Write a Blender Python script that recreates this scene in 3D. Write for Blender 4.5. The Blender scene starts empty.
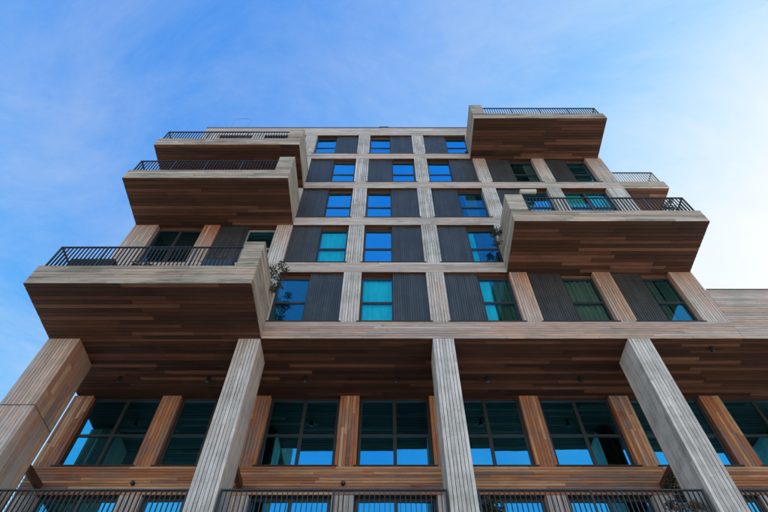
import bpy, math, random
from mathutils import Vector, Matrix
random.seed(7)
R = random.random
def U(a, b): return a + (b - a) * random.random()
S = bpy.context.scene
COL = S.collection
H = 1.6                                   # eye height above the pavement

# ------------------------------------------------------------------ camera
cam_d = bpy.data.cameras.new('camera'); cam = bpy.data.objects.new('camera', cam_d); COL.objects.link(cam)
cam_d.sensor_width = 36.0; cam_d.lens = 25.3125; cam_d.shift_x = -2.0 / 768
cam_d.clip_start = 0.05; cam_d.clip_end = 4000
cam.location = (0, 0, H); cam.rotation_euler = (math.radians(90 + 55.8), 0, 0)
S.camera = cam

# ------------------------------------------------------------------ sky and sun
SUN_EL, SUN_AZ = 22.0, 68.0               # azimuth measured from +Y (into the picture) towards +X
W = bpy.data.worlds.new('World'); S.world = W; W.use_nodes = True
nt = W.node_tree; nt.nodes.clear()
def wn(t, **k):
    n = nt.nodes.new(t)
    for a, b in k.items(): setattr(n, a, b)
    return n
wl = lambda a, b: nt.links.new(a, b)
sky = wn('ShaderNodeTexSky', sky_type='NISHITA', sun_disc=False)
sky.sun_elevation = math.radians(SUN_EL); sky.sun_rotation = math.radians(SUN_AZ)
sky.altitude = 0; sky.air_density = 1.0; sky.dust_density = 0.95; sky.ozone_density = 2.6
hs = wn('ShaderNodeHueSaturation'); hs.inputs['Saturation'].default_value = 1.31; hs.inputs['Hue'].default_value = .516
wl(sky.outputs[0], hs.inputs['Color'])
tc = wn('ShaderNodeTexCoord'); sep = wn('ShaderNodeSeparateXYZ'); wl(tc.outputs['Generated'], sep.inputs[0])
mx = wn('ShaderNodeMath', operation='MAXIMUM'); wl(sep.outputs[2], mx.inputs[0]); mx.inputs[1].default_value = 0.08
dx = wn('ShaderNodeMath', operation='DIVIDE'); wl(sep.outputs[0], dx.inputs[0]); wl(mx.outputs[0], dx.inputs[1])
dy = wn('ShaderNodeMath', operation='DIVIDE'); wl(sep.outputs[1], dy.inputs[0]); wl(mx.outputs[0], dy.inputs[1])
cmb = wn('ShaderNodeCombineXYZ'); wl(dx.outputs[0], cmb.inputs[0]); wl(dy.outputs[0], cmb.inputs[1])
mp = wn('ShaderNodeMapping'); mp.inputs['Rotation'].default_value = (0, 0, math.radians(28)); mp.inputs['Scale'].default_value = (1.5, 2.1, 1)
mp.inputs['Location'].default_value = (5.3, 2.2, 0)
wl(cmb.outputs[0], mp.inputs[0])
n1 = wn('ShaderNodeTexNoise'); n1.inputs['Scale'].default_value = 1.15; n1.inputs['Detail'].default_value = 12; n1.inputs['Roughness'].default_value = .69; n1.inputs['Distortion'].default_value = .6
wl(mp.outputs[0], n1.inputs['Vector'])
rp = wn('ShaderNodeValToRGB'); rp.color_ramp.elements[0].position = .36; rp.color_ramp.elements[0].color = (0, 0, 0, 1)
rp.color_ramp.elements[1].position = .72; rp.color_ramp.elements[1].color = (1, 1, 1, 1)
wl(n1.outputs['Fac'], rp.inputs[0])
cf = wn('ShaderNodeMath', operation='MULTIPLY'); wl(rp.outputs[0], cf.inputs[0]); cf.inputs[1].default_value = .23
# thin cirrus takes the brightness of the air around it, only whiter
bw = wn('ShaderNodeRGBToBW'); wl(sky.outputs[0], bw.inputs[0])
cw = wn('ShaderNodeMath', operation='MULTIPLY'); wl(bw.outputs[0], cw.inputs[0]); cw.inputs[1].default_value = 1.55
mixc = wn('ShaderNodeMix', data_type='RGBA'); wl(cf.outputs[0], mixc.inputs['Factor']); wl(hs.outputs[0], mixc.inputs[6]); wl(cw.outputs[0], mixc.inputs[7])
# soft shoulder per channel: the bright sunward air rolls off to white instead of clipping to cyan
def wm(op, a, b):
    n = wn('ShaderNodeMath', operation=op)
    for i_, v_ in enumerate((a, b)):
        if isinstance(v_, (int, float)): n.inputs[i_].default_value = v_
        else: wl(v_, n.inputs[i_])
    return n.outputs[0]
srgb = wn('ShaderNodeSeparateColor'); wl(mixc.outputs[2], srgb.inputs[0]); crgb = wn('ShaderNodeCombineColor')
for i_ in range(3):
    c_ = srgb.outputs[i_]
    wl(wm('DIVIDE', c_, wm('POWER', wm('ADD', 1.0, wm('POWER', wm('MULTIPLY', c_, .65), 3.0)), .3333)), crgb.inputs[i_])
bg = wn('ShaderNodeBackground'); bg.inputs['Strength'].default_value = .105
wl(crgb.outputs[0], bg.inputs['Color'])
wo = wn('ShaderNodeOutputWorld'); wl(bg.outputs[0], wo.inputs[0])

sd = bpy.data.lights.new('sun', 'SUN'); sd.energy = 5.0; sd.angle = math.radians(.53); sd.color = (1, .94, .85)
sun = bpy.data.objects.new('sun', sd); COL.objects.link(sun)
el, az = math.radians(SUN_EL), math.radians(SUN_AZ)
to_sun = Vector((math.sin(az) * math.cos(el), math.cos(az) * math.cos(el), math.sin(el)))
sun.rotation_euler = to_sun.to_track_quat('Z', 'Y').to_euler(); sun.location = to_sun * 80

S.view_settings.view_transform = 'Standard'; S.view_settings.look = 'None'
S.view_settings.exposure = 2.7; S.view_settings.gamma = 1.0; S.view_settings.use_curve_mapping = False
S.render.engine = 'CYCLES'
S.cycles.max_bounces = 8; S.cycles.transparent_max_bounces = 12; S.cycles.caustics_reflective = False; S.cycles.caustics_refractive = False

# ------------------------------------------------------------------ materials
def new_mat(name):
    m = bpy.data.materials.new(name); m.use_nodes = True
    t = m.node_tree; t.nodes.clear()
    o = t.nodes.new('ShaderNodeOutputMaterial'); return m, t, o
def N(t, typ, **k):
    n = t.nodes.new(typ)
    for a, b in k.items(): setattr(n, a, b)
    return n
def mth(t, op, a, b=None, clamp=False):
    n = t.nodes.new('ShaderNodeMath'); n.operation = op; n.use_clamp = clamp
    for i, v in enumerate((a, b)):
        if v is None: continue
        if isinstance(v, (int, float)): n.inputs[i].default_value = v
        else: t.links.new(v, n.inputs[i])
    return n.outputs[0]
def ramp(t, fac, stops, interp='LINEAR'):
    n = t.nodes.new('ShaderNodeValToRGB'); cr = n.color_ramp; cr.interpolation = interp
    while len(cr.elements) < len(stops): cr.elements.new(.5)
    for e, (p, c) in zip(cr.elements, stops): e.position = p; e.color = (*c, 1)
    t.links.new(fac, n.inputs[0]); return n.outputs[0]
def mixrgb(t, fac, a, b, mode='MIX'):
    n = t.nodes.new('ShaderNodeMix'); n.data_type = 'RGBA'; n.blend_type = mode
    for i, v in ((0, fac), (6, a), (7, b)):
        if isinstance(v, (int, float)): n.inputs[i].default_value = v
        elif isinstance(v, tuple): n.inputs[i].default_value = (*v, 1)
        else: t.links.new(v, n.inputs[i])
    return n.outputs[2]

def wood_mat(name, sheltered, weathered, stain=.7, bs=.9, dark=(.60, .61, .56), ms=(1, 1, 1.6)):
    m, t, o = new_mat(name)
    geo = N(t, 'ShaderNodeNewGeometry'); oi = N(t, 'ShaderNodeObjectInfo'); uv = N(t, 'ShaderNodeUVMap'); uv.uv_map = 'UVMap'
    rnd = mth(t, 'FRACT', mth(t, 'ADD', geo.outputs['Random Per Island'], mth(t, 'MULTIPLY', oi.outputs['Random'], 7.31)))
    rnd2 = mth(t, 'FRACT', mth(t, 'MULTIPLY', rnd, 17.77))
    mpn = N(t, 'ShaderNodeMapping'); mpn.inputs['Scale'].default_value = (1.6, 34, 1); t.links.new(uv.outputs[0], mpn.inputs[0])
    gr = N(t, 'ShaderNodeTexNoise', noise_dimensions='4D'); gr.inputs['Scale'].default_value = 1.0; gr.inputs['Detail'].default_value = 5; gr.inputs['Roughness'].default_value = .6
    gr.inputs['Distortion'].default_value = .35
    t.links.new(mpn.outputs[0], gr.inputs['Vector']); t.links.new(mth(t, 'MULTIPLY', rnd, 40), gr.inputs['W'])
    tcn = N(t, 'ShaderNodeNewGeometry')
    big = N(t, 'ShaderNodeTexNoise'); big.inputs['Scale'].default_value = bs; big.inputs['Detail'].default_value = 6; big.inputs['Roughness'].default_value = .65
    mpb = N(t, 'ShaderNodeMapping'); mpb.inputs['Scale'].default_value = ms; t.links.new(tcn.outputs['Position'], mpb.inputs[0]); t.links.new(mpb.outputs[0], big.inputs['Vector'])
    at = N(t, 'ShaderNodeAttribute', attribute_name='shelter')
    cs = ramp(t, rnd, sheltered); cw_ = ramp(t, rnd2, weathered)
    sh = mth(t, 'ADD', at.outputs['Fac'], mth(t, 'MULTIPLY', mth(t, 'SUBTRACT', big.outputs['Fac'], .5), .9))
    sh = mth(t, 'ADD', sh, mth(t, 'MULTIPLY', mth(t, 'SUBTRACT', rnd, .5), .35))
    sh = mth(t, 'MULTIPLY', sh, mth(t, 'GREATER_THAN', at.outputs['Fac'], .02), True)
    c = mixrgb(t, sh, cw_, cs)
    g = ramp(t, gr.outputs['Fac'], [(.25, (.55, .52, .50)), (.5, (.95, .95, .95)), (.75, (1.22, 1.2, 1.18))])
    c = mixrgb(t, 1.0, c, g, 'MULTIPLY')
    st = ramp(t, big.outputs['Fac'], [(.36, dark), (.55, (1, 1, 1))])
    c = mixrgb(t, stain, c, st, 'MULTIPLY')
    # knots
    kn = N(t, 'ShaderNodeTexVoronoi', voronoi_dimensions='4D'); kn.inputs['Scale'].default_value = 1.0
    mpk = N(t, 'ShaderNodeMapping'); mpk.inputs['Scale'].default_value = (2.2, 9, 1); t.links.new(uv.outputs[0], mpk.inputs[0]); t.links.new(mpk.outputs[0], kn.inputs['Vector']); t.links.new(mth(t, 'MULTIPLY', rnd, 31), kn.inputs['W'])
    kf = ramp(t, kn.outputs['Distance'], [(.05, (.5, .42, .38)), (.13, (1, 1, 1))])
    c = mixrgb(t, .8, c, kf, 'MULTIPLY')
    b = N(t, 'ShaderNodeBsdfPrincipled'); t.links.new(c, b.inputs['Base Color']); b.inputs['Roughness'].default_value = .72
    b.inputs['Specular IOR Level'].default_value = .25
    bp = N(t, 'ShaderNodeBump'); bp.inputs['Strength'].default_value = .35; bp.inputs['Distance'].default_value = .004
    t.links.new(gr.outputs['Fac'], bp.inputs['Height']); t.links.new(bp.outputs[0], b.inputs['Normal'])
    t.links.new(b.outputs[0], o.inputs[0]); return m
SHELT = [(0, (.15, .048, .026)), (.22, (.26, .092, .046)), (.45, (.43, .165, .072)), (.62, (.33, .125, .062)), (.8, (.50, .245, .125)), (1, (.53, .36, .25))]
WEATH = [(0, (.45, .44, .445)), (.4, (.53, .52, .525)), (.7, (.57, .56, .565)), (1, (.67, .66, .665))]
M = {}
M['wood'] = wood_mat('larch_cladding', SHELT, WEATH)
M['parapet'] = wood_mat('parapet_boards', SHELT, [(0, (.31, .29, .26)), (.4, (.41, .385, .345)), (.7, (.46, .435, .39)), (1, (.57, .54, .49))], 1.0, 1.5, (.50, .50, .45), (.45, .45, 2.6))
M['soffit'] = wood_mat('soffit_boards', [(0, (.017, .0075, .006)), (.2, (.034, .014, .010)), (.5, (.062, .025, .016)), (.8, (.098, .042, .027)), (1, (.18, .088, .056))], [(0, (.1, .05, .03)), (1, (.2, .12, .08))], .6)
def plain(name, col, rough=.6, metal=0, var=.15, scale=6, spec=.4, bump=0, streak=False):
    m, t, o = new_mat(name)
    tcn = N(t, 'ShaderNodeNewGeometry'); ns = N(t, 'ShaderNodeTexNoise'); ns.inputs['Scale'].default_value = scale; ns.inputs['Detail'].default_value = 6
    t.links.new(tcn.outputs['Position'], ns.inputs['Vector'])
    lo = tuple(x * (1 - var) for x in col); hi = tuple(min(1, x * (1 + var)) for x in col)
    c = ramp(t, ns.outputs['Fac'], [(.3, lo), (.7, hi)])
    if streak:                             # rain streaks and a little tone difference from panel to panel
        oi = N(t, 'ShaderNodeObjectInfo'); mps = N(t, 'ShaderNodeMapping'); mps.inputs['Scale'].default_value = (9, 9, .5); t.links.new(tcn.outputs['Position'], mps.inputs[0])
        s2 = N(t, 'ShaderNodeTexNoise'); s2.inputs['Scale'].default_value = 1; s2.inputs['Detail'].default_value = 5; t.links.new(mps.outputs[0], s2.inputs['Vector'])
        c = mixrgb(t, 1.0, c, ramp(t, s2.outputs['Fac'], [(.35, (.82, .82, .82)), (.7, (1.3, 1.28, 1.25))]), 'MULTIPLY')
        c = mixrgb(t, 1.0, c, ramp(t, oi.outputs['Random'], [(0, (.82, .82, .83)), (1, (1.18, 1.17, 1.15))]), 'MULTIPLY')
    b = N(t, 'ShaderNodeBsdfPrincipled'); t.links.new(c, b.inputs['Base Color']); b.inputs['Roughness'].default_value = rough; b.inputs['Metallic'].default_value = metal
    b.inputs['Specular IOR Level'].default_value = spec
    if bump:
        bp = N(t, 'ShaderNodeBump'); bp.inputs['Strength'].default_value = bump; bp.inputs['Distance'].default_value = .01
        t.links.new(ns.outputs['Fac'], bp.inputs['Height']); t.links.new(bp.outputs[0], b.inputs['Normal'])
    t.links.new(b.outputs[0], o.inputs[0]); return m
M['core'] = plain('membrane_behind_boards', (.022, .018, .016), .9)
M['shutter'] = plain('shutter_grey_metal', (.044, .049, .056), .42, 0, .2, 2.5, .5, 0, True)
M['frame'] = plain('window_frame_anthracite', (.028, .030, .034), .4, 0, .1, 5, .5)
M['frame_light'] = plain('window_frame_pale', (.30, .29, .28), .45)  # pale frame colour stands in for reflections on the inner frame
M['rail'] = plain('railing_dark_steel', (.022, .024, .030), .42, 0, .15, 8, .5)
M['sill'] = plain('sill_dark_metal', (.035, .034, .035), .45)
M['coping'] = plain('coping_metal', (.14, .14, .145), .45, .3)
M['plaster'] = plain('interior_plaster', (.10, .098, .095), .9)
M['concrete'] = plain('concrete', (.30, .29, .28), .85, 0, .2, 3)
M['steel_brown'] = plain('brown_steel', (.085, .035, .024), .55)
M['black'] = plain('black_plastic', (.012, .012, .013), .5)
M['white'] = plain('white_plastic', (.50, .49, .47), .5, 0, .06)
M['wire'] = plain('galvanised_wire', (.34, .32, .30), .4, .6)
M['bark'] = plain('bark', (.10, .07, .045), .9, 0, .3, 20)
M['planter'] = plain('planter_blue_grey', (.045, .070, .12), .6)
M['sofa'] = plain('planter_black', (.020, .024, .034), .6)
M['paving'] = plain('paving', (.28, .26, .235), .85, 0, .2, 1.5, .3, .2)
M['lamp_glass'] = plain('lamp_lens', (.06, .06, .06), .2)
def cloth(name, col):
    m, t, o = new_mat(name)
    uv = N(t, 'ShaderNodeNewGeometry'); ns = N(t, 'ShaderNodeTexNoise'); ns.inputs['Scale'].default_value = 5
    mp_ = N(t, 'ShaderNodeMapping'); mp_.inputs['Scale'].default_value = (3, 3, .3); t.links.new(uv.outputs['Position'], mp_.inputs[0]); t.links.new(mp_.outputs[0], ns.inputs['Vector'])
    c = ramp(t, ns.outputs['Fac'], [(.3, tuple(x * .8 for x in col)), (.7, col)])
    d = N(t, 'ShaderNodeBsdfDiffuse'); tr = N(t, 'ShaderNodeBsdfTranslucent'); mxs = N(t, 'ShaderNodeMixShader'); mxs.inputs[0].default_value = .3
    t.links.new(c, d.inputs[0]); t.links.new(c, tr.inputs[0]); t.links.new(d.outputs[0], mxs.inputs[1]); t.links.new(tr.outputs[0], mxs.inputs[2]); t.links.new(mxs.outputs[0], o.inputs[0]); return m
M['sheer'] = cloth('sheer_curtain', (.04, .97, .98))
M['drape'] = cloth('green_drape', (.15, .22, .18))
M['cream'] = cloth('cream_drape', (.34, .34, .29))
def glass_mat(name='coated_glass', base=.70, tint=(.50, .56, .56, 1)):
    m, t, o = new_mat(name)
    fr = N(t, 'ShaderNodeLayerWeight'); fr.inputs[0].default_value = .5
    fac = mth(t, 'ADD', mth(t, 'MULTIPLY', mth(t, 'POWER', fr.outputs['Facing'], 4.0), .7), base, True)
    tcn = N(t, 'ShaderNodeNewGeometry'); ns = N(t, 'ShaderNodeTexNoise'); ns.inputs['Scale'].default_value = .9; t.links.new(tcn.outputs['Position'], ns.inputs['Vector'])
    bp = N(t, 'ShaderNodeBump'); bp.inputs['Strength'].default_value = .04; bp.inputs['Distance'].default_value = .05; t.links.new(ns.outputs['Fac'], bp.inputs['Height'])
    tr = N(t, 'ShaderNodeBsdfTransparent'); tr.inputs[0].default_value = tint
    gl = N(t, 'ShaderNodeBsdfGlossy'); gl.inputs['Color'].default_value = (.09, .64, 1, 1); gl.inputs['Roughness'].default_value = 0.0
    t.links.new(bp.outputs[0], gl.inputs['Normal'])
    mxs = N(t, 'ShaderNodeMixShader'); t.links.new(fac, mxs.inputs[0]); t.links.new(tr.outputs[0], mxs.inputs[1]); t.links.new(gl.outputs[0], mxs.inputs[2]); t.links.new(mxs.outputs[0], o.inputs[0]); return m
M['glass'] = glass_mat(); M['glass_clear'] = glass_mat('clear_glass', .16, (.84, .98, .96, 1))
def leaf_mat(name, c0, c1):
    m, t, o = new_mat(name)
    geo = N(t, 'ShaderNodeNewGeometry'); c = ramp(t, geo.outputs['Random Per Island'], [(0, c0), (1, c1)])
    d = N(t, 'ShaderNodeBsdfPrincipled'); d.inputs['Roughness'].default_value = .55; t.links.new(c, d.inputs['Base Color'])
    tr = N(t, 'ShaderNodeBsdfTranslucent'); t.links.new(c, tr.inputs[0]); mxs = N(t, 'ShaderNodeMixShader'); mxs.inputs[0].default_value = .3
    t.links.new(d.outputs[0], mxs.inputs[1]); t.links.new(tr.outputs[0], mxs.inputs[2]); t.links.new(mxs.outputs[0], o.inputs[0]); return m
M['leaf'] = leaf_mat('shrub_leaves', (.018, .030, .014), (.055, .065, .030))
M['leaf_dry'] = leaf_mat('dry_leaves', (.16, .08, .04), (.30, .19, .10))

# ------------------------------------------------------------------ mesh helpers
class MB:
    def __init__(s): s.v = []; s.f = []; s.uv = []; s.sh = []
    def box(s, x0, x1, y0, y1, z0, z1, along='x', sh=0.0):
        """axis-aligned box; sh: shelter value or function of z; u runs along the grain"""
        b = len(s.v); o = (R() * 20, R() * 20)
        P = [(x, y, z) for z in (z0, z1) for y in (y0, y1) for x in (x0, x1)]
        s.v += P
        s.sh += [sh(p[2]) if callable(sh) else sh for p in P]
        i = 'xyz'.index(along)
        for q in ((0, 2, 3, 1), (4, 5, 7, 6), (0, 1, 5, 4), (2, 6, 7, 3), (0, 4, 6, 2), (1, 3, 7, 5)):
            s.f.append(tuple(b + k for k in q))
            for k in q:
                p = P[k]; s.uv.append((p[i] + o[0], sum(p) - p[i] + o[1]))
    def poly(s, pts, sh=0.0):
        b = len(s.v); s.v += [tuple(p) for p in pts]; s.f.append(tuple(range(b, b + len(pts)))); s.sh += [sh] * len(pts)
        s.uv += [(p[0] + p[2], p[1]) for p in pts]
    def tube(s, pts, r, n=6, r2=None):
        pts = [Vector(p) for p in pts]; rings = []
        for i, p in enumerate(pts):
            d = (pts[min(i + 1, len(pts) - 1)] - pts[max(i - 1, 0)]).normalized()
            a = d.orthogonal().normalized(); c = d.cross(a)
            rr = r if r2 is None else r + (r2 - r) * i / (len(pts) - 1)
            b = len(s.v)
            for k in range(n):
                q = p + (a * math.cos(6.2832 * k / n) + c * math.sin(6.2832 * k / n)) * rr
                s.v.append(tuple(q)); s.sh.append(0)
            rings.append(b)
        def face(idx):
            s.f.append(tuple(idx)); s.uv.extend([(0, 0)] * len(idx))
        for a, b in zip(rings, rings[1:]):
            for k in range(n): face((a + k, a + (k + 1) % n, b + (k + 1) % n, b + k))
        face([rings[0] + k for k in range(n)][::-1]); face([rings[-1] + k for k in range(n)])
    def mesh(s, name, mat):
        me = bpy.data.meshes.new(name); me.from_pydata(s.v, [], s.f)
        uvl = me.uv_layers.new(name='UVMap'); uvl.data.foreach_set('uv', [c for p in s.uv for c in p])
        a = me.attributes.new('shelter', 'FLOAT', 'POINT'); a.data.foreach_set('value', s.sh)
        me.materials.append(M[mat]); me.update(); return me
    def build(s, name, mat, parent=None, kind=None, loc=None):
        o = bpy.data.objects.new(name, s.mesh(name, mat)); COL.objects.link(o)
        if parent is not None: o.parent = parent
        if loc: o.location = loc
        if kind: o['kind'] = kind
        return o
def link(name, me, parent=None, loc=(0, 0, 0), kind=None):
    o = bpy.data.objects.new(name, me); COL.objects.link(o); o.location = loc
    if parent is not None: o.parent = parent
    if kind: o['kind'] = kind
    return o
def empty(name, loc=(0, 0, 0)):
    o = bpy.data.objects.new(name, None); COL.objects.link(o); o.location = loc; return o
def tag(o, label, cat, group=None, kind=None):
    o['label'] = label; o['category'] = cat
    if group: o['group'] = group
    if kind: o['kind'] = kind
    return o
def rows(a, b, pitch):
    n = max(1, round((b - a) / pitch)); w = (b - a) / n
    return [(a + i * w, a + (i + 1) * w) for i in range(n)]
def cuts(a, b, lens):
    """staggered butt joints along a run of boards"""
    lo, hi = lens; out = []; p = a; q = a + U(.3, 1) * hi
    while q < b - .45 * lo:
        out.append((p, q)); p = q; q = p + U(lo, hi)
    out.append((p, b)); return out
def clad(face, a, b, c, t, along, pitch, gap=.009, lens=(1.6, 3.4)):
    """boards over a rectangle. face: '-y','+y','-x','+x','-z'; a = range along the boards, b = range across, c = outer plane"""
    out = []
    for r0, r1 in rows(b[0], b[1], pitch):
        for l0, l1 in cuts(a[0], a[1], lens):
            j = U(0, .006)
            e0, e1, w0, w1 = l0 + U(.001, .004), l1 - U(.001, .004), r0 + gap * U(.35, .65), r1 - gap * U(.35, .65)
            n = {'-': (c + j, c + t), '+': (c - t, c - j)}[face[0]]
            ax = face[1]
            d = {ax: n, along: (e0, e1)}
            other = [k for k in 'xyz' if k not in d][0]; d[other] = (w0, w1)
            out.append((*d['x'], *d['y'], *d['z']))
    return out
def joined(boxes, along, mat, parent, sh=0.0, name='cladding', kind='stuff'):
    mb = MB()
    for b in boxes: mb.box(*b, along=along, sh=sh)
    return mb.build(name, mat, parent, kind)
_cache = {}
def pieces(boxes, along, mat, parent, name, sh=0.0):
    """every board an object of its own; boards of one size and exposure share a mesh"""
    for x0, x1, y0, y1, z0, z1 in boxes:
        d = (round(x1 - x0, 2 if along == 'x' else 3), round(y1 - y0, 2 if along == 'y' else 3), round(z1 - z0, 2 if along == 'z' else 3))
        if not callable(sh):
            key = (d, along, mat, sh)
            me = _cache.get(key)
            if me is None:
                mb = MB(); mb.box(-d[0] / 2, d[0] / 2, -d[1] / 2, d[1] / 2, -d[2] / 2, d[2] / 2, along, sh); me = _cache[key] = mb.mesh(name, mat)
        else:
            zc = (z0 + z1) / 2
            mb = MB(); mb.box(-d[0] / 2, d[0] / 2, -d[1] / 2, d[1] / 2, -d[2] / 2, d[2] / 2, along, lambda z: sh(z + zc)); me = mb.mesh(name, mat)
        link(name, me, parent, ((x0 + x1) / 2, (y0 + y1) / 2, (z0 + z1) / 2))

# ------------------------------------------------------------------ the measured grid (z above the eye, + H)
D = 10.513                                # front plane of the facade
YP = 12.886                               # set-back podium wall
def z(v): return v + H
SILL = [12.04 + 3.05 * k for k in range(5)]
HEAD = [14.535 + 3.05 * k for k in range(4)] + [26.60]
PIER = [(-9.50, -8.60), (-6.86, -6.27), (-4.12, -3.53), (-1.40, -.81), (1.32, 1.91), (4.08, 4.66), (6.84, 7.42), (9.36, 10.13)]
XL, XR, XW = -9.50, 10.13, 16.2
SOF = 11.33
ROOF = 27.58

# ------------------------------------------------------------------ ground
g = MB(); g.poly([(-900, -900, 0), (900, -900, 0), (900, 900, 0), (-900, 900, 0)])
go = g.build('ground', 'paving', kind='structure'); go['label'] = 'grey paving in front of the timber building'

# ------------------------------------------------------------------ the building
B = empty('apartment_building', (0, D, 0))
tag(B, 'timber clad apartment block on boarded columns with projecting balconies', 'building')
def part(mb, name, mat, kind=None):
    o = mb.build(name, mat, None, kind); o.parent = B; o.matrix_parent_inverse = Matrix.Translation((0, -D, 0)); return o
def part_me(me, name, loc=(0, 0, 0)):
    o = link(name, me, None, loc); o.parent = B; o.matrix_parent_inverse = Matrix.Translation((0, -D, 0)); return o

YI = D + .36                              # inner face of the facade zone
# storey slabs, inner walls, side and back walls
for k, zz in enumerate([SOF] + HEAD[:4] + [26.6]):
    mb = MB(); mb.box(XL + .2, XR - .2 if k else XW - .1, YI + .004, 24, z(zz) + .06, z(zz + (.6 if k else .68)))
    part(mb, 'floor_slab', 'plaster')
for xw in [(p[0] + p[1]) / 2 for p in PIER[1:7]]:
    mb = MB(); mb.box(xw - .06, xw + .06, YI + .02, 15.4, z(SOF + .7), z(26.6)); part(mb, 'partition_wall', 'plaster')
mb = MB(); mb.box(XL + .25, XR - .25, 15.5, 15.7, z(SOF + .69), z(26.6)); part(mb, 'inner_wall', 'plaster')
for (xa, xb, f) in ((XL, XL + .2, '-x'), (XR - .2, XR, '+x')):
    mb = MB(); mb.box(xa + .03, xb - .03, D + .9, 24, z(SOF + .1), z(ROOF - .05)); w = part(mb, 'side_wall', 'core')
    joined(clad(f, (D + .9, 24), (z(SOF + .1), z(ROOF - .05)), xa if f == '-x' else xb, .028, 'y', .16, .01, (2, 4)), 'y', 'wood', w, .2)
mb = MB(); mb.box(XL, XR, 24, 24.2, 0, z(ROOF)); part(mb, 'back_wall', 'concrete')
mb = MB(); mb.box(XL + .1, XR - .1, D + .4, 24, z(ROOF - .3), z(ROOF - .15)); part(mb, 'flat_roof', 'coping')

# horizontal bands between the storeys
def band(z0, z1, x0, x1, pitch, sh, trim=True, name='ledge', lens=(1.8, 3.6), y=D, own=None, depth=.33, x0b=None):
    mb = MB(); mb.box(x0, x1, y + .024, y + depth, z0 + .022, z1 - .004); L = part(mb, name, 'core')
    bx = clad('-y', (x0 if x0b is None else x0b, x1), (z0, z1), y, .022, 'x', pitch, .013, lens)
    if own: pieces(bx, 'x', 'wood', L, own, sh)
    else: joined(bx, 'x', 'wood', L, sh)
    if trim:
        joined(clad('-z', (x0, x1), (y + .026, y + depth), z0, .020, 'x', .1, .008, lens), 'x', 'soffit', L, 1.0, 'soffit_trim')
    return L
band(z(SOF), z(SILL[0]), XL, XR - .001, .101, .45, own='cladding_board', x0b=-3.56)
for k in range(4): band(z(HEAD[k]), z(SILL[k + 1]), XL, XR, .11, .24)
L = band(z(HEAD[4]), z(ROOF), XL, XR, .11, .16)
mb = MB(); mb.box(XL - .03, XR + .03, D - .03, D + .42, z(ROOF) + .004, z(ROOF) + .05); part(mb, 'coping', 'coping')
# lower wing that carries on to the right
band(z(SOF), z(13.55), XR + .001, XW, .101, .38, name='wing_wall', lens=(2.0, 3.6), own='cladding_board')
mb = MB(); mb.box(XR + .03, XW + .03, D - .025, D + .36, z(13.55) + .004, z(13.55) + .035); part(mb, 'coping', 'coping')
mb = MB(); mb.box(XR + .03, XW, D + .34, 24, z(12.3), z(12.4)); part(mb, 'roof_terrace', 'coping')
mb = MB(); mb.box(XW - .2, XW, D + .36, 24, z(SOF + .05), z(13.5)); part(mb, 'side_wall', 'concrete')

# piers of the upper storeys
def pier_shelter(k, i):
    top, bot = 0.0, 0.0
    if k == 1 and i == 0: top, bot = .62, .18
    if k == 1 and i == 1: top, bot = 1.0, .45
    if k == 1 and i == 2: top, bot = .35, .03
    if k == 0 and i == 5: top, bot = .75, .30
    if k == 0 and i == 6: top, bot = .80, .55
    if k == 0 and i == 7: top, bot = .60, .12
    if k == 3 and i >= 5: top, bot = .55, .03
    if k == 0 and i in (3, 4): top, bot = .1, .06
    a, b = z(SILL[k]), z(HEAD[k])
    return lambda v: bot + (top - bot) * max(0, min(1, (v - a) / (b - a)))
for k in range(5):
    for i, (x0, x1) in enumerate(PIER):
        a, b = z(SILL[k]), z(HEAD[k]); sh = pier_shelter(k, i)
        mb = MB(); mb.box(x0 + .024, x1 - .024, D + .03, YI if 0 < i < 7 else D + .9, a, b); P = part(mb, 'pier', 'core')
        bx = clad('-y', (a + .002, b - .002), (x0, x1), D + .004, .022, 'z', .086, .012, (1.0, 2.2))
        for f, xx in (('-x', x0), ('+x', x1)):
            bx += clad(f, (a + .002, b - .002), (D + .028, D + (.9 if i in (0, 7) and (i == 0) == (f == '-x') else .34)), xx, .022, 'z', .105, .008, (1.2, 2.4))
        joined(bx, 'z', 'wood', P, sh)

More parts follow.
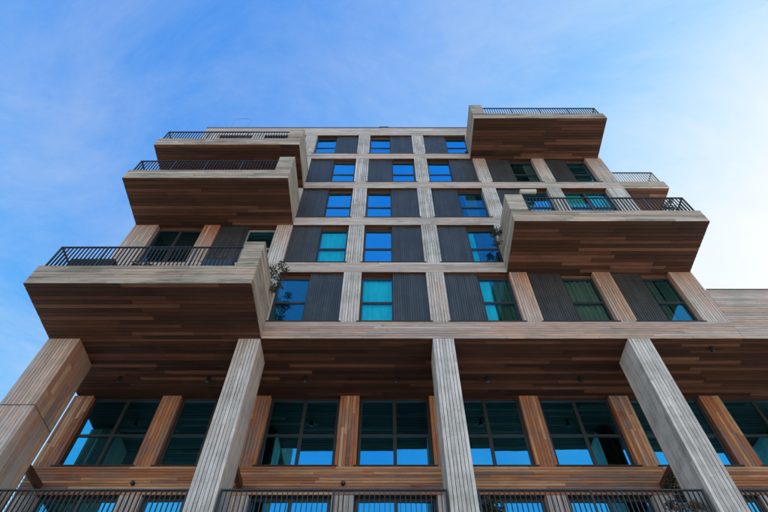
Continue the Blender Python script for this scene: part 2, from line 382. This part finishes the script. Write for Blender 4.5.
# ribbed shutters and windows
def shutter_mesh(w, h):
    mb = MB(); n = max(4, round(w / .075)); p = w / n; zz = (0, h); prof = []
    for i in range(n):
        x = -w / 2 + i * p
        prof += [(x, 0), (x + p * .55, 0), (x + p * .62, .018), (x + p * .93, .018)]
    prof.append((w / 2, 0))
    for (xa, ya), (xb, yb) in zip(prof, prof[1:]):
        mb.poly([(xa, ya, 0), (xb, yb, 0), (xb, yb, h), (xa, ya, h)])
    mb.box(-w / 2, w / 2, .022, .05, 0, h)
    mb.box(-w / 2 - .012, w / 2 + .012, -.006, .052, -.02, -.001); mb.box(-w / 2 - .012, w / 2 + .012, -.006, .052, h + .001, h + .03)
    return mb.mesh('shutter', 'shutter')
_wc = {}
def window(x0, x1, y, z0, z1, zt, mull=False, mat='frame', fw=.065, sill=True, parent_name='window', gl='glass'):
    """frame with transom (and centre mullion), a pane in every light; y = front of the frame"""
    w, h, t = round(x1 - x0, 3), round(z1 - z0, 3), round(zt - z0, 3); key = (w, h, t, mull, mat, fw, gl)
    if key not in _wc:
        mb = MB(); d = .07
        mb.box(-w / 2, -w / 2 + fw, 0, d, 0, h); mb.box(w / 2 - fw, w / 2, 0, d, 0, h)
        mb.box(-w / 2 + fw, w / 2 - fw, .002, d - .002, 0, fw); mb.box(-w / 2 + fw, w / 2 - fw, .002, d - .002, h - fw, h)
        mb.box(-w / 2 + fw, w / 2 - fw, .001, d - .001, t - .04, t + .04)
        cols = [(-w / 2 + fw, w / 2 - fw)]
        if mull:
            mb.box(-.05, .05, -.001, d - .003, fw, t - .04); mb.box(-.05, .05, -.001, d - .003, t + .04, h - fw)
            cols = [(-w / 2 + fw, -.05), (.05, w / 2 - fw)]
        # opening sash in the lower light
        panes = []
        for c0, c1 in cols:
            for r0, r1 in ((fw, t - .04), (t + .04, h - fw)):
                pm = MB(); pm.box(-(c1 - c0) / 2, (c1 - c0) / 2, -.006, .006, -(r1 - r0) / 2, (r1 - r0) / 2)
                panes.append((pm.mesh('pane', gl), ((c0 + c1) / 2, .035, (r0 + r1) / 2)))
        _wc[key] = (mb.mesh('window', mat), panes)
    me, panes = _wc[key]
    xc = (x0 + x1) / 2
    o = part_me(me, parent_name, (xc, y, z0))
    for pm, l in panes: 
        p = link('pane', pm, o, l); p.rotation_euler = (U(-.012, .012), 0, U(-.012, .012))
    return o
def curtain(win, x0, x1, z0, z1, y, mat):
    mb = MB(); n = 26; pts = []
    ph = R() * 6; amp = .25 if mat == 'sheer' else 1.0
    for i in range(n + 1):
        x = x0 + (x1 - x0) * i / n
        pts.append((x, y + amp * (.035 * math.sin(ph + i * 1.35) + .01 * math.sin(i * 2.9))))
    for (xa, ya), (xb, yb) in zip(pts, pts[1:]): mb.poly([(xa, ya, z0), (xb, yb, z0), (xb, yb, z1), (xa, ya, z1)])
    return mb.build('curtain', mat, win)

LAY = [['WW', 'PW', 'WP', 'WP', 'PW', 'PW', 'PW'],
       ['WW', 'PW', 'PW', 'WP', 'PW', 'PW', 'WP'],
       ['PW', 'WP', 'PW', 'WP', 'PW', 'PW', 'WW'],
       ['PW', 'PW', 'PW', 'PW', 'WP', 'PW', 'PW'],
       ['WP', 'WP', 'WP', 'WP', 'PW', 'PW', 'PW']]
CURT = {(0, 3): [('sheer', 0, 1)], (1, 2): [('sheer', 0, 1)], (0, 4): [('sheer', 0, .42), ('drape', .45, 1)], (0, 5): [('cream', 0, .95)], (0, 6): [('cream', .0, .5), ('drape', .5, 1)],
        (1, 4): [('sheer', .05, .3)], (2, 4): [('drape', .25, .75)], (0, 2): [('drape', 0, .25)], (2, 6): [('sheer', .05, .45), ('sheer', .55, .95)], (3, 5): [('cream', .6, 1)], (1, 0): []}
shc = {}
for k in range(5):
    for i in range(7):
        x0, x1 = PIER[i][1], PIER[i + 1][0]; a, b = z(SILL[k]), z(HEAD[k]); lay = LAY[k][i]; xm = (x0 + x1) / 2
        mb = MB(); mb.box(x0 - .06, x1 + .06, D - .022, D + .34, a - .001, a + .03); part(mb, 'sill', 'sill')
        if lay == 'WW':
            w = window(x0 + .01, x1 - .01, D + .17, a + .032, b - .14, a + 1.09, True, gl='glass_clear' if (k, i) in CURT else 'glass')
            wx = (x0, x1)
        else:
            px = (x0, xm) if lay[0] == 'P' else (xm, x1); wx = (xm, x1) if lay[0] == 'P' else (x0, xm)
            wd = round(px[1] - px[0] + .03, 3); hh = round(b - a - .09, 3); sk = (wd, hh)
            if sk not in shc: shc[sk] = shutter_mesh(wd, hh)
            part_me(shc[sk], 'shutter', ((px[0] + px[1]) / 2 + (.012 if lay[0] == 'P' else -.012), D + .09, a + .055))
            mb = MB(); mb.box(px[0], px[1], D + .29, D + .33, a + .032, b); part(mb, 'wall_panel', 'frame')
            light = (k, i) == (1, 1)
            w = window(wx[0] + .005, wx[1] - .005, D + .17, a + .032, b - .14, a + 1.09, False, 'frame_light' if light else 'frame', gl='glass_clear' if (k, i) in CURT else 'glass')
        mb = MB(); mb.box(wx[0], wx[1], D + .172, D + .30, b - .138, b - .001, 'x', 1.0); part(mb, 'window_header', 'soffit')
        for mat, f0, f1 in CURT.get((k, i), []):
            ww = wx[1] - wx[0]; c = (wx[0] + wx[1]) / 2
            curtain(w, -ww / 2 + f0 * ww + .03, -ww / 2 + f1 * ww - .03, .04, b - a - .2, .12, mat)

# ------------------------------------------------------------------ balconies
def balcony(side, zs, xo, xi, ph, rh, own=True):
    """side -1: open end at the left (x = xo), raised end wall at xi; +1 mirrored. zs soffit, ph parapet height, rh raised end height"""
    yf = D - 1.96; t = .2
    s = 1 if side < 0 else -1               # direction from the open end to the raised end
    z0, zp, zr = z(zs), z(zs + ph), z(zs + rh)
    xr = xi - s * .585                      # inner edge of the raised end
    lo, hi = min(xo, xi), max(xo, xi)
    mb = MB(); e = .026
    mb.box(lo + e, hi - e, yf + t, D + .02, z0 + .024, z0 + .40)                               # slab
    mb.box(lo + e, hi - e, yf + e, yf + t, z0 + .024, zp - .022)                               # front parapet
    mb.box(min(xo + s * e, xo + s * t), max(xo + s * e, xo + s * t), yf + t, D - .002, z0 + .40, zp - .022)   # outer parapet
    mb.box(min(xr + s * e, xi - s * e), max(xr + s * e, xi - s * e), yf + e, yf + .26, zp - .022, zr - .022)  # raised front return
    mb.box(min(xi - s * t, xi - s * e), max(xi - s * t, xi - s * e), yf + .26, D - .002, z0 + .4, zr - .022)  # raised side wall
    K = part(mb, 'balcony', 'core')
    pz = .128
    bx = clad('-y', (lo, hi), (z0, zp), yf, .024, 'x', pz, .016, (1.5, 2.6))
    ra, rb = min(xr, xi), max(xr, xi)
    bx += clad('-y', (ra, rb), (zp, zr), yf, .024, 'x', pz, .016, (3, 4))
    bx += [(ra, rb, yf - .001, yf + .27, zr - .02, zr + .004)]
    bx += [(min(xo, xr), max(xo, xr), yf - .001, yf + t + .02, zp - .02, zp + .004)]
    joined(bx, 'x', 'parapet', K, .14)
    by = clad('-x' if s > 0 else '+x', (yf + .026, D), (z0, zp), xo, .024, 'y', pz, .016, (3, 4))
    by += clad('+x' if s > 0 else '-x', (yf + .026, D), (z0, zr), xi, .024, 'y', pz, .016, (3, 4))
    by += clad('-x' if s > 0 else '+x', (yf + .27, D), (z0 + .4, zr), xi - s * t, .022, 'y', pz, .016, (3, 4))
    by += [(min(xi, xi - s * (t + .02)), max(xi, xi - s * (t + .02)), yf + .27, D - .002, zr - .02, zr + .005)]
    by += [(min(xo, xo + s * (t + .02)), max(xo, xo + s * (t + .02)), yf + t + .021, D - .002, zp - .02, zp + .005)]
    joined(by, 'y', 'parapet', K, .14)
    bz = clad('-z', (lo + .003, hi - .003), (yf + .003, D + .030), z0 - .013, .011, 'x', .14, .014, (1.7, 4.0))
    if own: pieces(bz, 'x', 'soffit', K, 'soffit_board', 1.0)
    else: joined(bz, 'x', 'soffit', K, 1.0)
    return K
_bal = {}
def railing(path, zb, zt, own=True, spacing=.112, posts=1.5):
    """path: list of plan points; top and bottom rails, posts, flat-bar balusters"""
    mb = MB(); bars = []
    for (xa, ya), (xb, yb) in zip(path, path[1:]):
        al = 'x' if abs(xb - xa) > abs(yb - ya) else 'y'; Ln = max(abs(xb - xa), abs(yb - ya))
        e = .022
        if al == 'x':
            mb.box(min(xa, xb) - e, max(xa, xb) + e, ya - .025, ya + .025, zt - .03, zt, 'x'); mb.box(min(xa, xb), max(xa, xb), ya - .02, ya + .02, zb + .06, zb + .085, 'x')
        else:
            mb.box(xa - .025, xa + .025, min(ya, yb) + .026, max(ya, yb), zt - .03, zt - .001, 'y'); mb.box(xa - .02, xa + .02, min(ya, yb) + .021, max(ya, yb), zb + .06, zb + .084, 'y')
        n = max(1, round(Ln / spacing)); npst = max(1, round(Ln / posts)); pi = {round(n * j / npst) for j in range(npst + 1)}
        for j in range(n + 1):
            f = j / n; x, y = xa + (xb - xa) * f, ya + (yb - ya) * f
            if j in pi:
                if al == 'y' and j == (0 if ya < yb else n) : continue
                mb.box(x - .022, x + .022, y - .022, y + .022, zb, zt - .031)
            else: bars.append((x, y, al))
    Rl = part(mb, 'railing', 'rail')
    h = round(zt - zb - .117, 3)
    for al in 'xy':
        if (al, h) not in _bal:
            q = MB(); dx, dy = (.007, .021) if al == 'x' else (.021, .007); q.box(-dx, dx, -dy, dy, 0, h); _bal[al, h] = q.mesh('baluster', 'rail')
    if own:
        for x, y, al in bars: link('baluster', _bal[al, h], Rl, (x, y, zb + .086))
    else:
        q = MB()
        for x, y, al in bars:
            dx, dy = (.007, .021) if al == 'x' else (.021, .007); q.box(x - dx, x + dx, y - dy, y + dy, zb + .086, zb + .086 + h)
        q.build('balusters', 'rail', Rl, 'stuff')
def bal_rail(side, zs, xo, xi, ph, rt, own):
    s = 1 if side < 0 else -1; yr = D - 1.96 + .09
    railing([(xi - s * .60, yr), (xo + s * .10, yr), (xo + s * .10, D - .05)], z(zs + ph) + .006, z(zs + rt), own)
BAL = [(-1, SOF - .006, -9.53, -3.53, .78, 2.00, 1.85, True, True), (-1, HEAD[1], -9.47, -3.51, .63, 1.80, 1.62, True, False), (-1, HEAD[2], -9.42, -3.51, .62, 1.72, 1.58, False, False),
       (1, HEAD[0], 10.10, 4.01, .65, 1.76, 1.68, True, True), (1, HEAD[3], 10.0, 3.97, .62, 1.76, 1.56, True, False)]
for side, zs, xo, xi, ph, rh, rt, own, ownr in BAL:
    balcony(side, zs, xo, xi, ph, rh, own); bal_rail(side, zs, xo, xi, ph, rt, ownr)

# small balcony reaching out past the right-hand corner
zs = HEAD[2]; mb = MB(); mb.box(XR + .004, 12.05, D + .026, 15, z(zs) + .024, z(zs + .62)); K = part(mb, 'balcony', 'core')
joined(clad('-y', (XR + .002, 12.08), (z(zs), z(zs + .64)), D, .024, 'x', .128, .016, (1, 1.6)), 'x', 'parapet', K, .06)
joined(clad('-z', (XR + .002, 12.06), (D + .026, 15), z(zs), .022, 'x', .14, .009, (1, 2)), 'x', 'soffit', K, 1.0)
joined(clad('+x', (D + .026, 15), (z(zs), z(zs + .64)), 12.08, .024, 'y', .128, .009, (2, 3)), 'y', 'wood', K, .06)
railing([(XR + .03, D + .1), (11.98, D + .1), (11.98, 14.9)], z(zs + .645), z(zs + 1.68), False)

# ------------------------------------------------------------------ podium: soffit, columns, set-back wall
mb = MB(); mb.box(XL, XW, D + .34, YP + .6, z(SOF) + .024, z(SOF) + .055); K = part(mb, 'podium_ceiling', 'core')
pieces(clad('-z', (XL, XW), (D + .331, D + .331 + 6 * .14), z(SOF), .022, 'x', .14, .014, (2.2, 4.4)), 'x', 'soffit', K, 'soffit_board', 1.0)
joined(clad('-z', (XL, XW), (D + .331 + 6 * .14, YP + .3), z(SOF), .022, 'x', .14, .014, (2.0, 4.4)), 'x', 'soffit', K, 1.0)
COLS = [(-9.55, -8.65, 1.10, .42, .75), (-4.17, -3.55, 1.0, .03, .30), (1.32, 1.92, 1.0, .0, .0), (6.83, 7.46, 1.0, .0, .0), (12.35, 12.95, 1.0, 0, 0)]
ZSEAM = z(8.95)
for i, (x0, x1, dp, s1, s2) in enumerate(COLS):
    zt = z(SOF) - .003; yb = D + dp
    mb = MB(); mb.box(x0 + .026, x1 - .026, D + .03, yb - .026, 0, zt); K = part(mb, 'column', 'core')
    shf = (lambda s: (lambda v: s * max(.35, min(1, .35 + (v - 8) / 4)) if s else 0.0))
    zc = z(6.0)                              # lower lengths of the boards end here
    f = clad('-y', (zc, zt), (x0, x1), D + .002, .024, 'z', .089, .013, (1.6, 3.0))
    if i == 0: f = clad('-y', (zc, ZSEAM - .012), (x0, x1), D + .002, .024, 'z', .089, .012, (4, 6)) + clad('-y', (ZSEAM + .012, zt), (x0, x1), D + .002, .024, 'z', .089, .013, (4, 6))
    vis = '+x' if x1 < 0 else '-x'; xv = x1 if x1 < 0 else x0
    g = clad(vis, (zc, zt), (D + .028, yb - .028), xv, .024, 'z', .10, .014, (1.6, 3.0))
    if i == 0: g = clad(vis, (zc, ZSEAM - .012), (D + .028, yb - .028), xv, .024, 'z', .27, .006, (4, 6)) + clad(vis, (ZSEAM + .012, zt), (D + .028, yb - .028), xv, .024, 'z', .17, .008, (.7, 1.4))
    if i < 4:
        pieces(f, 'z', 'wood', K, 'plank', shf(s1)); pieces(g, 'z', 'wood', K, 'plank', shf(s2))
    else: joined(f + g, 'z', 'wood', K, 0.0)
    r = clad('-y', (0, zc), (x0, x1), D + .002, .024, 'z', .089, .013, (2, 3)) + clad(vis, (0, zc), (D + .028, yb - .028), xv, .024, 'z', .1, .009, (2, 3))
    r += clad('-x' if vis == '+x' else '+x', (0, zt), (D + .028, yb - .028), x0 if vis == '+x' else x1, .024, 'z', .1, .009, (2, 3)) 
    joined(r, 'z', 'wood', K, .05)
    joined(clad('+y', (0, zt), (x0, x1), yb, .024, 'z', .089, .013, (2, 3)), 'z', 'wood', K, 1.0)   # rain-sheltered brown; shade is also put into the colour to darken pane reflections
    xc = (x0 + x1) / 2 + .06
    mb = MB(); mb.box(xc - .06, xc + .06, yb + .001, YP - .001, z(8.16), z(8.34), 'y'); part(mb, 'tie_beam', 'steel_brown')
PPIER = [(-9.57, -8.98)] + [(a, b) for a, b in PIER[1:7]] + [(9.60, 10.22), (12.35, 12.94), (15.1, 15.7)]
PSILL, LHEAD, LFLOOR = 8.86, 8.03, 5.65
band(z(LHEAD), z(PSILL), -9.57, XW, .083, .95, trim=False, name='podium_band', y=YP, own='cladding_board', depth=.5, lens=(1.4, 3.4))
mb = MB(); mb.box(-9.5, XW - .02, YP + .03, YP + .5, z(LHEAD) + .002, z(LHEAD) + .02); part(mb, 'lintel', 'sill')
for i, (x0, x1) in enumerate(PPIER):
    for (za, zb, sh, own) in ((PSILL, SOF - .005, .92, i < 8), (LFLOOR, LHEAD, .22, False), (-H, 5.3, .1, False)):
        mb = MB(); mb.box(x0 + .026, x1 - .026, YP + .034, YP + .5, z(za), z(zb)); P = part(mb, 'pier', 'core')
        f = clad('-y', (z(za) + .001, z(zb) - .001), (x0, x1), YP + .006, .024, 'z', .098, .010, (.9, 2.0))
        for q, xx in (('-x', x0), ('+x', x1)): f += clad(q, (z(za) + .001, z(zb) - .001), (YP + .032, YP + .34), xx, .022, 'z', .1, .008, (1, 2))
        if own: pieces(f, 'z', 'wood', P, 'plank', sh)
        else: joined(f, 'z', 'wood', P, sh)
PCURT = {(2, 0): ('drape', .02, .3), (2, 1): ('drape', .8, .98), (4, 1): ('sheer', .86, .98), (5, 0): ('drape', .02, .1), (5, 1): ('drape', .62, .92)}
for i in range(len(PPIER) - 1):
    x0, x1 = PPIER[i][1], PPIER[i + 1][0]
    w = window(x0 + .01, x1 - .01, YP + .16, z(PSILL) + .034, z(SOF) - .02, z(9.98), True, fw=.085)
    for q in range(2):
        if (i, q) in PCURT:
            mat, f0, f1 = PCURT[i, q]; ww = x1 - x0
            curtain(w, -ww / 2 + f0 * ww, -ww / 2 + f1 * ww, .05, 2.3, .25, mat)
    mb = MB(); mb.box(x0 - .07, x1 + .07, YP - .03, YP + .3, z(PSILL) + .001, z(PSILL) + .032); part(mb, 'sill', 'sill')
    window(x0 + .01, x1 - .01, YP + .16, z(LFLOOR) + .03, z(LHEAD) - .002, z(6.75), True, fw=.085)
    window(x0 + .01, x1 - .01, YP + .16, .05, z(5.28), 2.4, True, fw=.085, parent_name='shop_window')
mb = MB(); mb.box(-9.3, XW - .3, 18, 18.2, 0, z(SOF)); part(mb, 'inner_wall', 'plaster')
for zz in (LHEAD + .1, LFLOOR - .3, -H + .01):
    mb = MB(); mb.box(-9.3, XW - .3, YP + .51, 18, z(zz), z(zz) + .28); part(mb, 'floor_slab', 'plaster')
for xa in (-9.5, XW - .2):
    mb = MB(); mb.box(xa, xa + .2, YP + .51, 18.2, 0, z(SOF)); part(mb, 'side_wall', 'concrete')
mb = MB(); mb.box(-9.6, XW, D + .02, YP + .5, z(5.3), z(LFLOOR)); 
K = part(mb, 'terrace_slab', 'concrete')
YR = D + .10
for xa, xb in ((-8.60, -4.22), (-3.50, 1.28), (1.97, 6.74), (7.52, 12.3)):
    railing([(xa, YR), (xb, YR)], z(LFLOOR) + .03, z(6.735), xa < 7, .109, 2.4)
# diamond wire guard beside the corner column
mb = MB(); y0, y1, za, zb = D + 1.12, YP - .02, z(5.7), z(8.15); st = .11; xx = -9.06
for k in range(-30, 40):
    for sgn in (1, -1):
        pts = []
        ya = y0; zs_ = za + k * st; ye = y1; ze = zs_ + sgn * (y1 - y0)
        # clip against the panel's top and bottom
        def at(zv): return y0 + (zv - zs_) * sgn
        p, q = (ya, zs_), (ye, ze)
        if max(zs_, ze) < za or min(zs_, ze) > zb: continue
        def clip(pt):
            if pt[1] < za: return (at(za), za)
            if pt[1] > zb: return (at(zb), zb)
            return pt
        p, q = clip(p), clip(q)
        if abs(p[0] - q[0]) > .03: mb.tube([(xx + .004 * sgn, p[0], p[1]), (xx + .004 * sgn, q[0], q[1])], .004, 4)
mb.box(xx - .02, xx + .02, y0 - .01, y0 + .02, za, zb); mb.box(xx - .02, xx + .02, y1 - .02, y1 + .01, za, zb)
part(mb, 'wire_guard', 'wire')

# ------------------------------------------------------------------ fittings
def lathe(mb, prof, loc, axis='z', n=12):
    rings = []
    for r, h in prof:
        b = len(mb.v)
        for k in range(n):
            a = 6.28318 * k / n; p = (r * math.cos(a), r * math.sin(a), h)
            if axis == 'y': p = (p[0], p[2], p[1])
            mb.v.append((loc[0] + p[0], loc[1] + p[1], loc[2] + p[2])); mb.sh.append(0)
        rings.append(b)
    for a, b in zip(rings, rings[1:]):
        for k in range(n): mb.f.append((a + k, a + (k + 1) % n, b + (k + 1) % n, b + k)); mb.uv += [(0, 0)] * 4
    mb.f.append(tuple(rings[0] + k for k in range(n))); mb.uv += [(0, 0)] * n
    mb.f.append(tuple(rings[-1] + k for k in range(n))); mb.uv += [(0, 0)] * n
base = MB(); lathe(base, [(.055, 0), (.055, -.03), (.02, -.035), (.02, -.07)], (0, 0, 0)); base_me = base.mesh('mount', 'black')
hd = MB(); lathe(hd, [(.05, -.07), (.06, -.075), (.06, -.19), (.052, -.195)], (0, 0, 0)); hd_me = hd.mesh('lamp_head', 'black')
ln = MB(); lathe(ln, [(.046, -.196), (.044, -.2)], (0, 0, 0)); ln_me = ln.mesh('lens', 'lamp_glass')
SPOTS = [(-7.95, 12.08, 'small black ceiling spotlight beside the seamed corner column'), (-5.3, 12.08, 'small black ceiling spotlight close to the column under the lowest balcony end wall'),
         (-2.4, 12.08, 'small black ceiling spotlight just past the column under the lowest balcony end wall'), (.3, 12.08, 'small black ceiling spotlight on the lowest balcony side of the central column'),
         (3.02, 12.08, 'small black ceiling spotlight on the lower wing side of the central column'), (5.8, 12.08, 'small black ceiling spotlight before the column beneath the big balcony'),
         (9.31, 10.86, 'small black ceiling spotlight near the outer ceiling edge under the lower wing')]
for x, y, lab in SPOTS:
    o = empty('ceiling_spotlight', (x, y, z(SOF) + .001))
    tag(o, lab, 'spotlight', 'spotlights under the podium ceiling')
    link('mount', base_me, o); h_ = link('lamp_head', hd_me, o); link('lens', ln_me, h_)
wb = MB(); lathe(wb, [(.05, 0), (.055, -.02), (.055, -.09), (.045, -.1)], (0, 0, 0), 'y'); wb_me = wb.mesh('lamp_body', 'black')
wl_ = MB(); lathe(wl_, [(.04, -.101), (.038, -.106)], (0, 0, 0), 'y'); wl_me = wl_.mesh('lens', 'lamp_glass')
for x, lab in ((-6.62, 'round black wall lamp on the brown boards near the seamed corner column'), (-1.12, 'round black wall lamp on the brown boards beside the central column')):
    o = empty('wall_lamp', (x, YP, z(8.33)))
    tag(o, lab, 'lamp', 'round lamps on the podium band')
    b_ = link('lamp_body', wb_me, o); link('lens', wl_me, b_)
# roof fittings
o = empty('roof_vent', (-.12, D + .16, z(ROOF) + .052)); tag(o, 'small black vent box on the roof edge above the facade', 'vent')
mb = MB(); mb.box(-.24, .24, -.15, .2, .03, .12); mb.box(-.2, .2, -.1, .12, 0, .03); mb.build('housing', 'black', o)
mb = MB(); mb.box(-.26, .26, -.17, .22, .121, .135); mb.build('lid', 'black', o)
o = empty('roof_aerial', (-8.1, D + .35, z(ROOF) + .052)); tag(o, 'thin wire aerial frame standing on the roof edge', 'aerial')
mb = MB(); mb.tube([(-.45, 0, 0), (-.45, 0, 2.3)], .008); mb.tube([(-.45, 0, 2.3), (.3, 0, 2.3), (.42, 0, 2.2), (.45, 0, 2.05), (.45, 0, 0)], .008); mb.build('frame', 'rail', o)
mb = MB()
for xx in (-.75, -.62, .58, .75): mb.tube([(xx, 0, 0), (xx, 0, 1.9)], .003, 4)
mb.build('rod', 'rail', o)

# ------------------------------------------------------------------ plants and things on the balconies
def leaves(mb, c, rad, n, size, droop=.2):
    for _ in range(n):
        while True:
            p = Vector((U(-1, 1), U(-1, 1), U(-1, 1)))
            if p.length < 1: break
        p = Vector((c[0] + p.x * rad[0], c[1] + p.y * rad[1], c[2] + p.z * rad[2]))
        d = Vector((U(-1, 1), U(-1, 1), U(-1, .6) - droop)).normalized(); w = d.orthogonal().normalized()
        w.rotate(Matrix.Rotation(R() * 6.28, 3, d)); l = size * U(.6, 1.3)
        mid = p + d * l * .5 + d.cross(w) * l * .08
        mb.poly([p, mid + w * l * .24, p + d * l, mid - w * l * .24])
def shrub(name, label, cat, root, pot, tips, n, size, leafm='leaf', potm='sofa', group=None):
    o = empty(name, root); tag(o, label, cat, group)
    if pot:
        mb = MB(); w, d, h = pot; t = .03
        mb.box(-w / 2, w / 2, -d / 2, -d / 2 + t, 0, h); mb.box(-w / 2, w / 2, d / 2 - t, d / 2, 0, h)
        mb.box(-w / 2, -w / 2 + t, -d / 2 + t, d / 2 - t, 0, h - .002); mb.box(w / 2 - t, w / 2, -d / 2 + t, d / 2 - t, 0, h - .002); mb.box(-w / 2 + t, w / 2 - t, -d / 2 + t, d / 2 - t, .01, h - .06)
        mb.build('planter', potm, o)
    st = MB(); lf = MB()
    for (tx, ty, tz, rr) in tips:
        p0 = Vector((U(-.06, .06), U(-.06, .06), pot[2] - .06 if pot else 0)); p3 = Vector((tx, ty, tz))
        p1 = Vector((p0.x + tx * .1, p0.y + ty * .1, p0.z + (tz - p0.z) * .6)); p2 = Vector((tx * .55, ty * .55, max(p0.z, tz) * .98 + .1))
        pts = [((1 - t) ** 3) * p0 + 3 * t * (1 - t) ** 2 * p1 + 3 * t * t * (1 - t) * p2 + t ** 3 * p3 for t in [i / 8 for i in range(9)]]
        st.tube(pts, .014, 5, .004)
        leaves(lf, p3, (rr, rr, rr), int(n / len(tips)), size)
        for q in pts[4:-1]: leaves(lf, q, (rr * .5,) * 3, max(2, int(n / len(tips) / 10)), size)
    st.build('stems', 'bark', o); lf.build('foliage', leafm, o, None)
    return o
fl1 = z(SOF) + .40; fl_r1 = z(HEAD[0]) + .42
shrub('balcony_shrub', 'leafy shrub spilling over the boarded end wall of the lowest balcony', 'shrub', (-4.15, 9.95, fl1), (.5, .5, .45),
      [(.72, -.05, 1.75, .16), (.70, .15, 1.45, .15), (.78, .2, 2.0, .15), (.86, -.1, 2.3, .14), (.55, .05, 2.2, .18), (.82, .3, 1.7, .12), (.76, .1, 1.25, .1), (.9, .25, 2.45, .12)], 520, .085)
shrub('balcony_shrub', 'leafy shrub hanging over the end wall of the big balcony opposite the vent side', 'shrub', (4.6, 9.9, fl_r1), (.5, .5, .45),
      [(-.74, .1, 1.2, .13), (-.78, .3, 1.45, .12), (-.72, -.1, .95, .11), (-.80, .2, .7, .12), (-.7, .25, 1.7, .12)], 300, .085)
bpy.context.view_layer.update()
shrub('planter_box', 'blue grey planter box with dry grass behind the lowest balcony railing', 'planter', (-4.85, 9.1, fl1), (.85, .4, 1.2),
      [(-.3, 0, 1.45, .1), (-.15, .05, 1.55, .12), (0, -.05, 1.5, .12), (.1, .05, 1.5, .1), (.25, 0, 1.4, .1)], 200, .09, 'leaf_dry', 'planter')
shrub('planter_box', 'long black planter box at the open end of the lowest balcony', 'planter', (-8.45, 9.05, fl1), (1.25, .4, 1.15),
      [(-.4, 0, 1.22, .06), (.1, 0, 1.24, .06), (.4, 0, 1.22, .06)], 60, .06)
shrub('potted_plant', 'dark small potted plant behind the lowest balcony railing under the corner pier', 'plant', (-7.05, 9.0, fl1), (.3, .3, .8),
      [(-.2, 0, 1.05, .1), (0, .1, 1.15, .1), (.2, 0, 1.05, .1), (.3, .0, .95, .08)], 110, .10)
shrub('potted_plant', 'dark plant rising above the open railing corner of the big balcony', 'plant', (9.75, 9.0, fl_r1), (.35, .35, .6),
      [(-.15, 0, 1.4, .14), (.05, -.1, 1.55, .13), (.15, .1, 1.3, .13), (-.3, 0, 1.2, .12), (0, 0, 1.05, .15)], 260, .09)
shrub('potted_plant', 'spiky dark plant on the terrace beside the central column', 'plant', (2.2, D + .5, z(LFLOOR)), (.35, .35, .5),
      [(-.12, 0, .95, .09), (.08, 0, 1.0, .08), (.2, .1, .9, .09), (0, -.1, .85, .1)], 150, .14)
shrub('potted_plant', 'dry brown plant on the terrace in front of the boarded column side', 'plant', (6.45, D + .35, z(LFLOOR)), (.35, .35, .5),
      [(-.2, 0, .82, .1), (.1, 0, .88, .1), (.25, .05, .9, .1)], 160, .09, 'leaf_dry')
shrub('potted_plant', 'tall leafy plant on the terrace under the brown tie beam', 'plant', (7.05, D + 1.55, z(LFLOOR)), (.4, .4, .55),
      [(-.1, 0, 2.1, .18), (.1, .1, 2.4, .16), (-.2, .1, 1.7, .18), (.15, -.1, 1.9, .16)], 360, .10)
o = empty('awning_box', (5.9, D + .02, z(19.98))); tag(o, 'white awning cassette above the window behind the big balcony railing', 'awning')
mb = MB(); mb.tube([(-.33, -.12, .09), (.33, -.12, .09)], .11, 10); mb.build('cassette', 'white', o)
for xx in (-.25, .25):
    mb = MB(); mb.box(xx - .02, xx + .02, -.06, .085, .05, .13); mb.build('bracket', 'rail', o)
shrub('roof_plant', 'low straggly plant growing along the top edge of the lower wing', 'plant', (10.75, D + .22, z(13.55) + .036), None,
      [(-.25, 0, .06, .05), (0, 0, .10, .07), (.15, 0, .09, .06), (.3, 0, .04, .04), (-.4, 0, .03, .03)], 130, .05)
